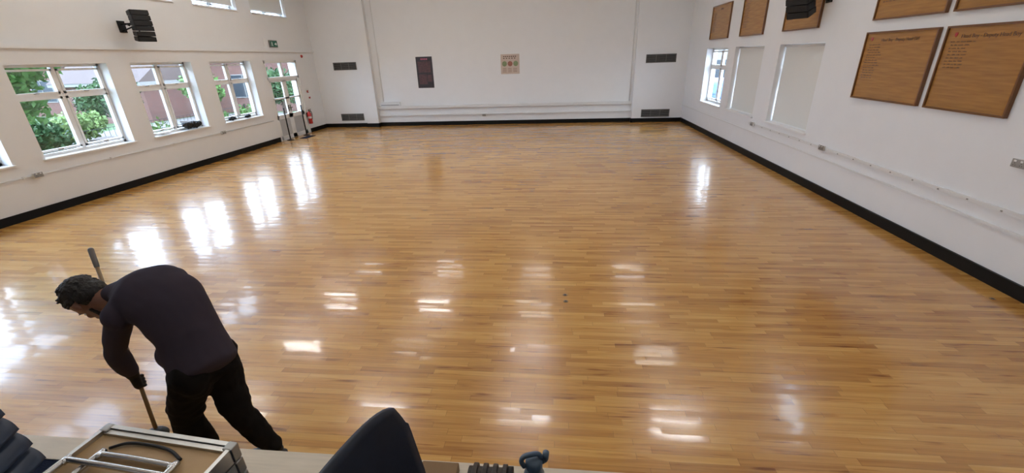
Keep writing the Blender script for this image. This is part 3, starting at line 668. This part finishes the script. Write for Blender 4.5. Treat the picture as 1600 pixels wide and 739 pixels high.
bm=new(); torso(bm,-.012)
for s in (-1,1):
    cap(bm,hips[s],.085,kn[s],.055); cap(bm,kn[s],.055,kn[s].lerp(an[s],.3),.056); cap(bm,kn[s].lerp(an[s],.3),.056,an[s],.035)
for sh,el,g in ((Lsh,Lel,grL),(Rsh,Rel,grR)): arm(bm,sh,el,wristof(g,el)); hand(bm,g,el)
cap(bm,nb-V((.02,0,.02)),.070,hc-hu*.07-hf*.025,.064)
A_=(hf,hs,hu)
def hp(f,s,u): return hc+(hf*f+hs*s+hu*u)*HK
def eh(bm,c,r): ell(bm,c,[q*HK for q in r],A_)
def ch(bm,a,ra,b,rb,seg=12): cap(bm,a,ra*HK,b,rb*HK,seg)
eh(bm,hp(-.008,0,.03),(.100,.080,.098)); eh(bm,hp(.025,0,-.055),(.066,.060,.078)); eh(bm,hp(.045,0,-.105),(.036,.034,.028))
ch(bm,hp(.085,0,.015),.010,hp(.112,0,-.03),.014); eh(bm,hp(.098,0,-.038),(.014,.019,.010))
eh(bm,hp(.070,0,.028),(.024,.055,.014))
for s in (-1,1):
    eh(bm,hp(-.005,s*.085,-.01),(.020,.011,.033)); eh(bm,hp(.062,s*.038,-.035),(.024,.022,.022))
W_('body',evalmesh(bm,.0065,3),M_skin)
for s in (-1,1):
    bm=new(); eh(bm,hp(.080,s*.030,.004),(.009,.012,.008)); W_('eye',bm,M_white)
    bm=new(); ch(bm,hp(.092,s*.018,.028),.004,hp(.084,s*.048,.028),.003,8); W_('eyebrow',bm,M_hair)
bm=new(); ch(bm,hp(.088,-.022,-.068),.006,hp(.088,.022,-.068),.006,10); W_('lips',bm,mat('lips',(.25,.08,.07),.5))
# hair reaches down to the nape, short locks all over
bm=new(); eh(bm,hp(-.028,0,.050),(.100,.086,.092)); eh(bm,hp(-.050,0,-.005),(.066,.079,.072)); eh(bm,hp(.04,0,.100),(.056,.06,.032))
for k in range(150):
    th=random.uniform(0,6.28); ph=random.uniform(0,1.9); dd=V((math.sin(ph)*math.cos(th),math.sin(ph)*math.sin(th),math.cos(ph)))
    if dd.x>.35 and dd.z<.55: continue
    q=hp(-.028+dd.x*.096,dd.y*.084,.045+dd.z*.09); ch(bm,q,.009,q+(hf*(.012+dd.x*.014)+hs*(random.uniform(-.01,.01)+dd.y*.012)+hu*(dd.z*.016-.004)),.004,7)
W_('hair',evalmesh(bm,.005,1,.004,60,2),M_hair)
bm=new(); eh(bm,hp(.045,0,-.108),(.044,.040,.030))
for s in (-1,1): ch(bm,hp(.035,s*.035,-.105),.020,hp(.008,s*.058,-.062),.010)
ch(bm,hp(.084,-.02,-.052),.006,hp(.084,.02,-.052),.006)
W_('beard',evalmesh(bm,.005,2,.002,60,4),M_hair)
bm=new(); torso(bm,.022,12); ell(bm,lum+V((-.03,-.02,-.10)),(.15,.16,.11)); chain(bm,[pel+V((.03,-.01,-.01)),pel.lerp(lum,.5),lum],[.165,.16,.15],[.13,.125,.12],.02,10)
ell(bm,tho.lerp(che,.65)+V((.02,0.04,.045)),(.14,.15,.125)); ell(bm,Rsh+V((.04,-.03,.025)),(.10,.10,.085))
cap(bm,nb,.088,nb+(hc-nb)*.30,.074)
for sh,el,g in ((Lsh,Lel,grL),(Rsh,Rel,grR)): arm(bm,sh,el,wristof(g,el),.014,.80)
W_('shirt',evalmesh(bm,.010,9,.010,5,1),M_shirt)
bm=new(); chain(bm,[pel+V((0.0,0,-.06)),pel+V((-.01,0,.06))],[.165,.158],[.13,.125],.0)
for s in (-1,1):
    h=hips[s]; k=kn[s]; a=an[s]
    cap(bm,h,.118,h.lerp(k,.5),.100); cap(bm,h.lerp(k,.5),.100,k,.086); cap(bm,k,.086,k.lerp(a,.35),.082); cap(bm,k.lerp(a,.35),.082,a+V((0,0,.0)),.066)
W_('trousers',evalmesh(bm,.010,4,.016,9,6),M_trous)
for s,dr in ((-1,V((-.98,-.1,0)).normalized()),(1,V((-.85,-.3,0)).normalized())):
    a=an[s].copy(); a.z=0; sd=V((-dr.y,dr.x,0)); up=V((0,0,1)); bm=new()
    ell(bm,a+dr*.03+up*.05,(.10,.045,.045),(dr,sd,up)); ell(bm,a+dr*.12+up*.038,(.085,.048,.034),(dr,sd,up)); cap(bm,a+up*.06,.05,a+up*.11,.048)
    b=evalmesh(bm,.008,3)
    for v in b.verts: v.co.z=max(v.co.z,.012)
    W_('shoe',b,M_shoe)
    bm=new(); loft(bm,[[a+dr*(.06+.145*math.cos(t_))+sd*.05*math.sin(t_)+up*z for t_ in [2*math.pi*i/24 for i in range(24)]] for z in (.001,.014)]); W_('shoe_sole',bm,M_tyre)
for g,el in ((grL,Lel),(grR,Rel)):
    bm=new(); hand(bm,g,el,.0022); wr=wristof(g,el); cap(bm,wr,.034,wr.lerp(el,.30),.042)
    W_('glove',evalmesh(bm,.0042,2),M_glove)
t=thing('floor_applicator','long pole with padded bar for spreading floor lacquer, held in both hands','tool',(poleB.x,poleB.y,0))
bm=new(); tube(bm,[poleT+pd*.12,poleB],.0115,12); obj('pole',bm,M_brass,t,True,world=True)
bm=new(); cap(bm,poleT+pd*.012,.017,poleT+pd*.13,.015,14); obj('grip_end',bm,M_vent,t,True,world=True)
pj=poleB-pd*.36
bm=new(); tube(bm,[pj,poleB],.026); box(bm,poleB.x-.2,poleB.x+.2,poleB.y-.025,poleB.y+.025,.022,.05,bev=.004)
for s in (-1,1): tube(bm,[pj,V((poleB.x+s*.17,poleB.y,.045))],.015)
ell(bm,pj,(.075,.05,.032)); obj('head_bar',bm,M_blackp,t,False,world=True)
bm=new(); box(bm,poleB.x-.22,poleB.x+.22,poleB.y-.05,poleB.y+.04,.002,.026,bev=.008); obj('lacquer_pad',bm,M_cream,t,False,world=True)
# ------------------------------------------------------------------ outside
GZ=-.25
S('garden_ground',bx(-60,XL-.35,-10,70,GZ-.2,GZ),M_grass); S('yard_ground',bx(XR+.35,50,-10,80,GZ-.2,GZ),M_pave)
S('garden_path',bx(-22,XL-.36,11.5,26,GZ,GZ+.03),M_pave)
def plant(name,label,cat,loc,rad,h,n,m_,ls=.09,trunk=False,group=None):
    t=thing(name,label,cat,loc,group=group); vs=[];fs=[]
    cl=[(random.uniform(-.5,.5)*rad,random.uniform(-.5,.5)*rad,h*random.uniform(.25 if not trunk else .5,.85)) for _ in range(9)]
    for i in range(n):
        c=random.choice(cl); r=rad*.55; p=V(c)+V((random.gauss(0,1),random.gauss(0,1),random.gauss(0,.8)*(h/rad*.35))).normalized()*r*random.uniform(.5,1)
        p.z=max(p.z,.03); a=V((random.gauss(0,1),random.gauss(0,1),random.gauss(0,1))).normalized(); b=a.orthogonal().normalized(); s=ls*random.uniform(.6,1.4); k=len(vs)
        vs+= [p-a*s,p+b*s*.45,p+a*s,p-b*s*.45]; fs.append((k,k+1,k+2,k+3))
    me=bpy.data.meshes.new('foliage'); me.from_pydata(vs,[],fs); me.materials.append(m_); o=bpy.data.objects.new('foliage',me); C.objects.link(o); o.parent=t
    bm=new()
    if trunk: tube(bm,[(0,0,0),(.05,.03,h*.4),(0,.08,h*.7)],[.12,.09,.05],8)
    for c in cl[:6]: tube(bm,[(0,0,h*.4 if trunk else 0),V(c)*.5+V((0,0,h*.1)),c],[.04,.025,.01],6)
    obj('stem',bm,M_bark,t,True)
    return t
plant('garden_tree','dense green tree filling the left half of the first garden window','tree',(-13.2,9.1,GZ),1.6,4.2,8000,LEAF[0],.10,True)
plant('garden_shrub','low dark shrub under the tree outside the first garden window','shrub',(-11.9,8.0,GZ),.8,1.4,2500,LEAF[1],.08)
plant('garden_shrub','dark shrub behind the tree outside the first garden window','shrub',(-15.6,11.2,GZ),1.2,1.9,3500,LEAF[1],.08)
plant('garden_shrub','pale green shrub right of the tree outside the first garden window','shrub',(-18.8,15.4,GZ),1.0,1.2,2500,LEAF[2],.09)
plant('garden_shrub','bushy shrub close outside the second garden window','shrub',(-12.3,12.0,GZ),.8,1.2,3000,LEAF[2],.06)
plant('garden_shrub','mid green shrub right of the bushy one outside the second window','shrub',(-12.4,14.9,GZ),.8,1.2,3000,LEAF[0],.06)
plant('garden_tree','small tree behind the fence outside the second garden window','tree',(-19.4,17.8,GZ),1.2,2.4,3500,LEAF[1],.10,True)
plant('garden_tree','slim tree behind the fence nearer the low annexe','tree',(-18.0,21.2,GZ),1.1,2.7,3500,LEAF[0],.10,True)
plant('garden_shrub','leafy shrub outside the third garden window','shrub',(-12.6,17.4,GZ),.8,1.2,2500,LEAF[0],.07)
plant('garden_tree','tall green tree at the right of the third garden window','tree',(-14.0,21.6,GZ),1.1,2.7,3500,LEAF[1],.1,True)
plant('garden_tree','distant tree left of the brick building','tree',(-44,33,GZ),3.2,6,4000,LEAF[1],.25,True)
plant('garden_shrub','shrub seen through the glazed door','shrub',(-12.2,21.6,GZ),.5,.9,1500,LEAF[0],.07)
def building(name,label,x0,x1,y0,y1,h,m_,wins):
    t=thing(name,label,'building',((x0+x1)/2,y0,GZ)); W=x1-x0
    obj('wall',bx(-W/2,W/2,0,y1-y0,0,h),m_,t)
    bm=new(); box(bm,-W/2-.3,W/2+.3,-.35,y1-y0+.3,h,h+.16); obj('fascia',bm,M_fascia,t)
    bm=new(); prism(bm,[(-.4,h+.16),(y1-y0+.4,h+.16),((y1-y0)/2,h+1.6)],0,-W/2-.3,W/2+.3); obj('roof',bm,M_roof,t)
    for (a,b,c,d_) in wins:
        bm=new()
        for q in ((a,b,c,c+.05),(a,b,d_-.05,d_),(a,a+.05,c,d_),(b-.05,b,c,d_),((a+b)/2-.02,(a+b)/2+.02,c,d_)): box(bm,q[0],q[1],-.05,0,q[2],q[3])
        f=obj('window',bm,M_fascia,t); obj('pane',bx(a+.05,b-.05,-.02,-.004,c+.05,d_-.05),M_dglass,f)
building('brick_building','long red brick building with white windows beyond the garden',-36,-11.5,27,36,3.2,M_brick,[(k*2.9-11.4,k*2.9-9.7,.9,2.3) for k in range(8)])
building('brick_annexe','low red brick annexe in front of the long brick building',-27.5,-22.5,22.5,26.3,2.0,M_brick,[(-1.9,-.5,.8,1.6),(.4,1.8,.8,1.6)])
t=thing('garden_fence','dark mesh fence behind the shrubs outside the second window','fence',(-16.3,12.6,GZ)); bm=new()
for k in range(50): tube(bm,[(0,k*.2,0),(0,k*.2,.85)],.007,5)
for z in (.1,.5,.85): tube(bm,[(0,0,z),(0,9.8,z)],.010,5)
obj('mesh_panel',bm,M_blackp,t)
for k in range(5): obj('fence_post',bx(-.03,.03,k*2.3-.03,k*2.3+.03,0,.95),M_blackp,t)
def picnic(loc,rz,label):
    t=thing('picnic_table',label,'table',loc,rz)
    obj('tabletop',bx(-.8,.8,-.35,.35,.70,.74),M_wood_o,t)
    for s in (-1,1): obj('bench',bx(-.8,.8,s*.72-.13,s*.72+.13,.42,.46),M_wood_o,t)
    for sx in (-.6,.6):
        bm=new(); tube(bm,[(sx,-.65,0),(sx,-.2,.70)],.04,6); tube(bm,[(sx,.65,0),(sx,.2,.70)],.04,6); tube(bm,[(sx,-.8,.40),(sx,.8,.40)],.035,6); obj('leg_frame',bm,M_wood_o,t)
picnic((-14.0,12.8,GZ+.03),.5,'brown wooden picnic table on the paving outside the first garden window')
picnic((-14.4,16.6,GZ+.03),-.2,'brown wooden picnic table outside between the second and third garden windows')
t=thing('car','blue car parked outside the far right window','car',(8.4,25.2,GZ),1.25)
bm=new(); prism(bm,[(-2.0,.3),(2.0,.3),(2.05,.75),(1.2,.95),(.6,1.42),(-1.3,1.45),(-1.95,.98),(-2.05,.7)],1,-.85,.85)
bmesh.ops.bevel(bm,geom=bm.edges[:],offset=.08,segments=3,affect='EDGES'); obj('car_body',bm,M_carblue,t,True)
bm=new(); prism(bm,[(1.02,.98),(.56,1.36),(-1.2,1.38),(-1.7,1.0)],1,-.865,.865); obj('side_window',bm,M_dglass,t)
for sx in (-1.25,1.25):
    for sy in (-.8,.8):
        bm=new(); mt=Matrix.Translation((sx,sy,.32))@Matrix.Rotation(math.pi/2,4,'X'); lathe(bm,[(.0,-.1),(.3,-.1),(.32,-.06),(.32,.06),(.3,.1),(0,.1)],24,mt); w_=obj('wheel',bm,M_tyre,t,True)
        bm=new(); lathe(bm,[(0,-.11),(.18,-.11),(.18,.11),(0,.11)],16,mt); obj('hub_cap',bm,M_alu,w_)
building('far_building','pale low building outside the far right window',4,24,34,42,3.2,M_render,[(-7,-5,.9,2.2),(-3,-1,.9,2.2),(1,3,.9,2.2)])
# ------------------------------------------------------------------ world: hazy sky, brighter patches of cloud
w=bpy.data.worlds.new('world'); sc.world=w; w.use_nodes=True; nt=w.node_tree; bg=nt.nodes['Background']
tc=nt.nodes.new('ShaderNodeTexCoord'); nz=nt.nodes.new('ShaderNodeTexNoise'); nz.inputs['Scale'].default_value=1.6; nz.inputs['Detail'].default_value=5
nt.links.new(tc.outputs['Generated'],nz.inputs['Vector']); r=nt.nodes.new('ShaderNodeValToRGB'); r.color_ramp.elements[0].position=.38; r.color_ramp.elements[0].color=(.46,.66,1,1); r.color_ramp.elements[1].position=.58; r.color_ramp.elements[1].color=(.74,.87,1,1)
nt.links.new(nz.outputs['Fac'],r.inputs[0]); nt.links.new(r.outputs[0],bg.inputs[0]); bg.inputs[1].default_value=8.5
sc.view_settings.view_transform='Standard'; sc.view_settings.look='None'; sc.view_settings.exposure=.42
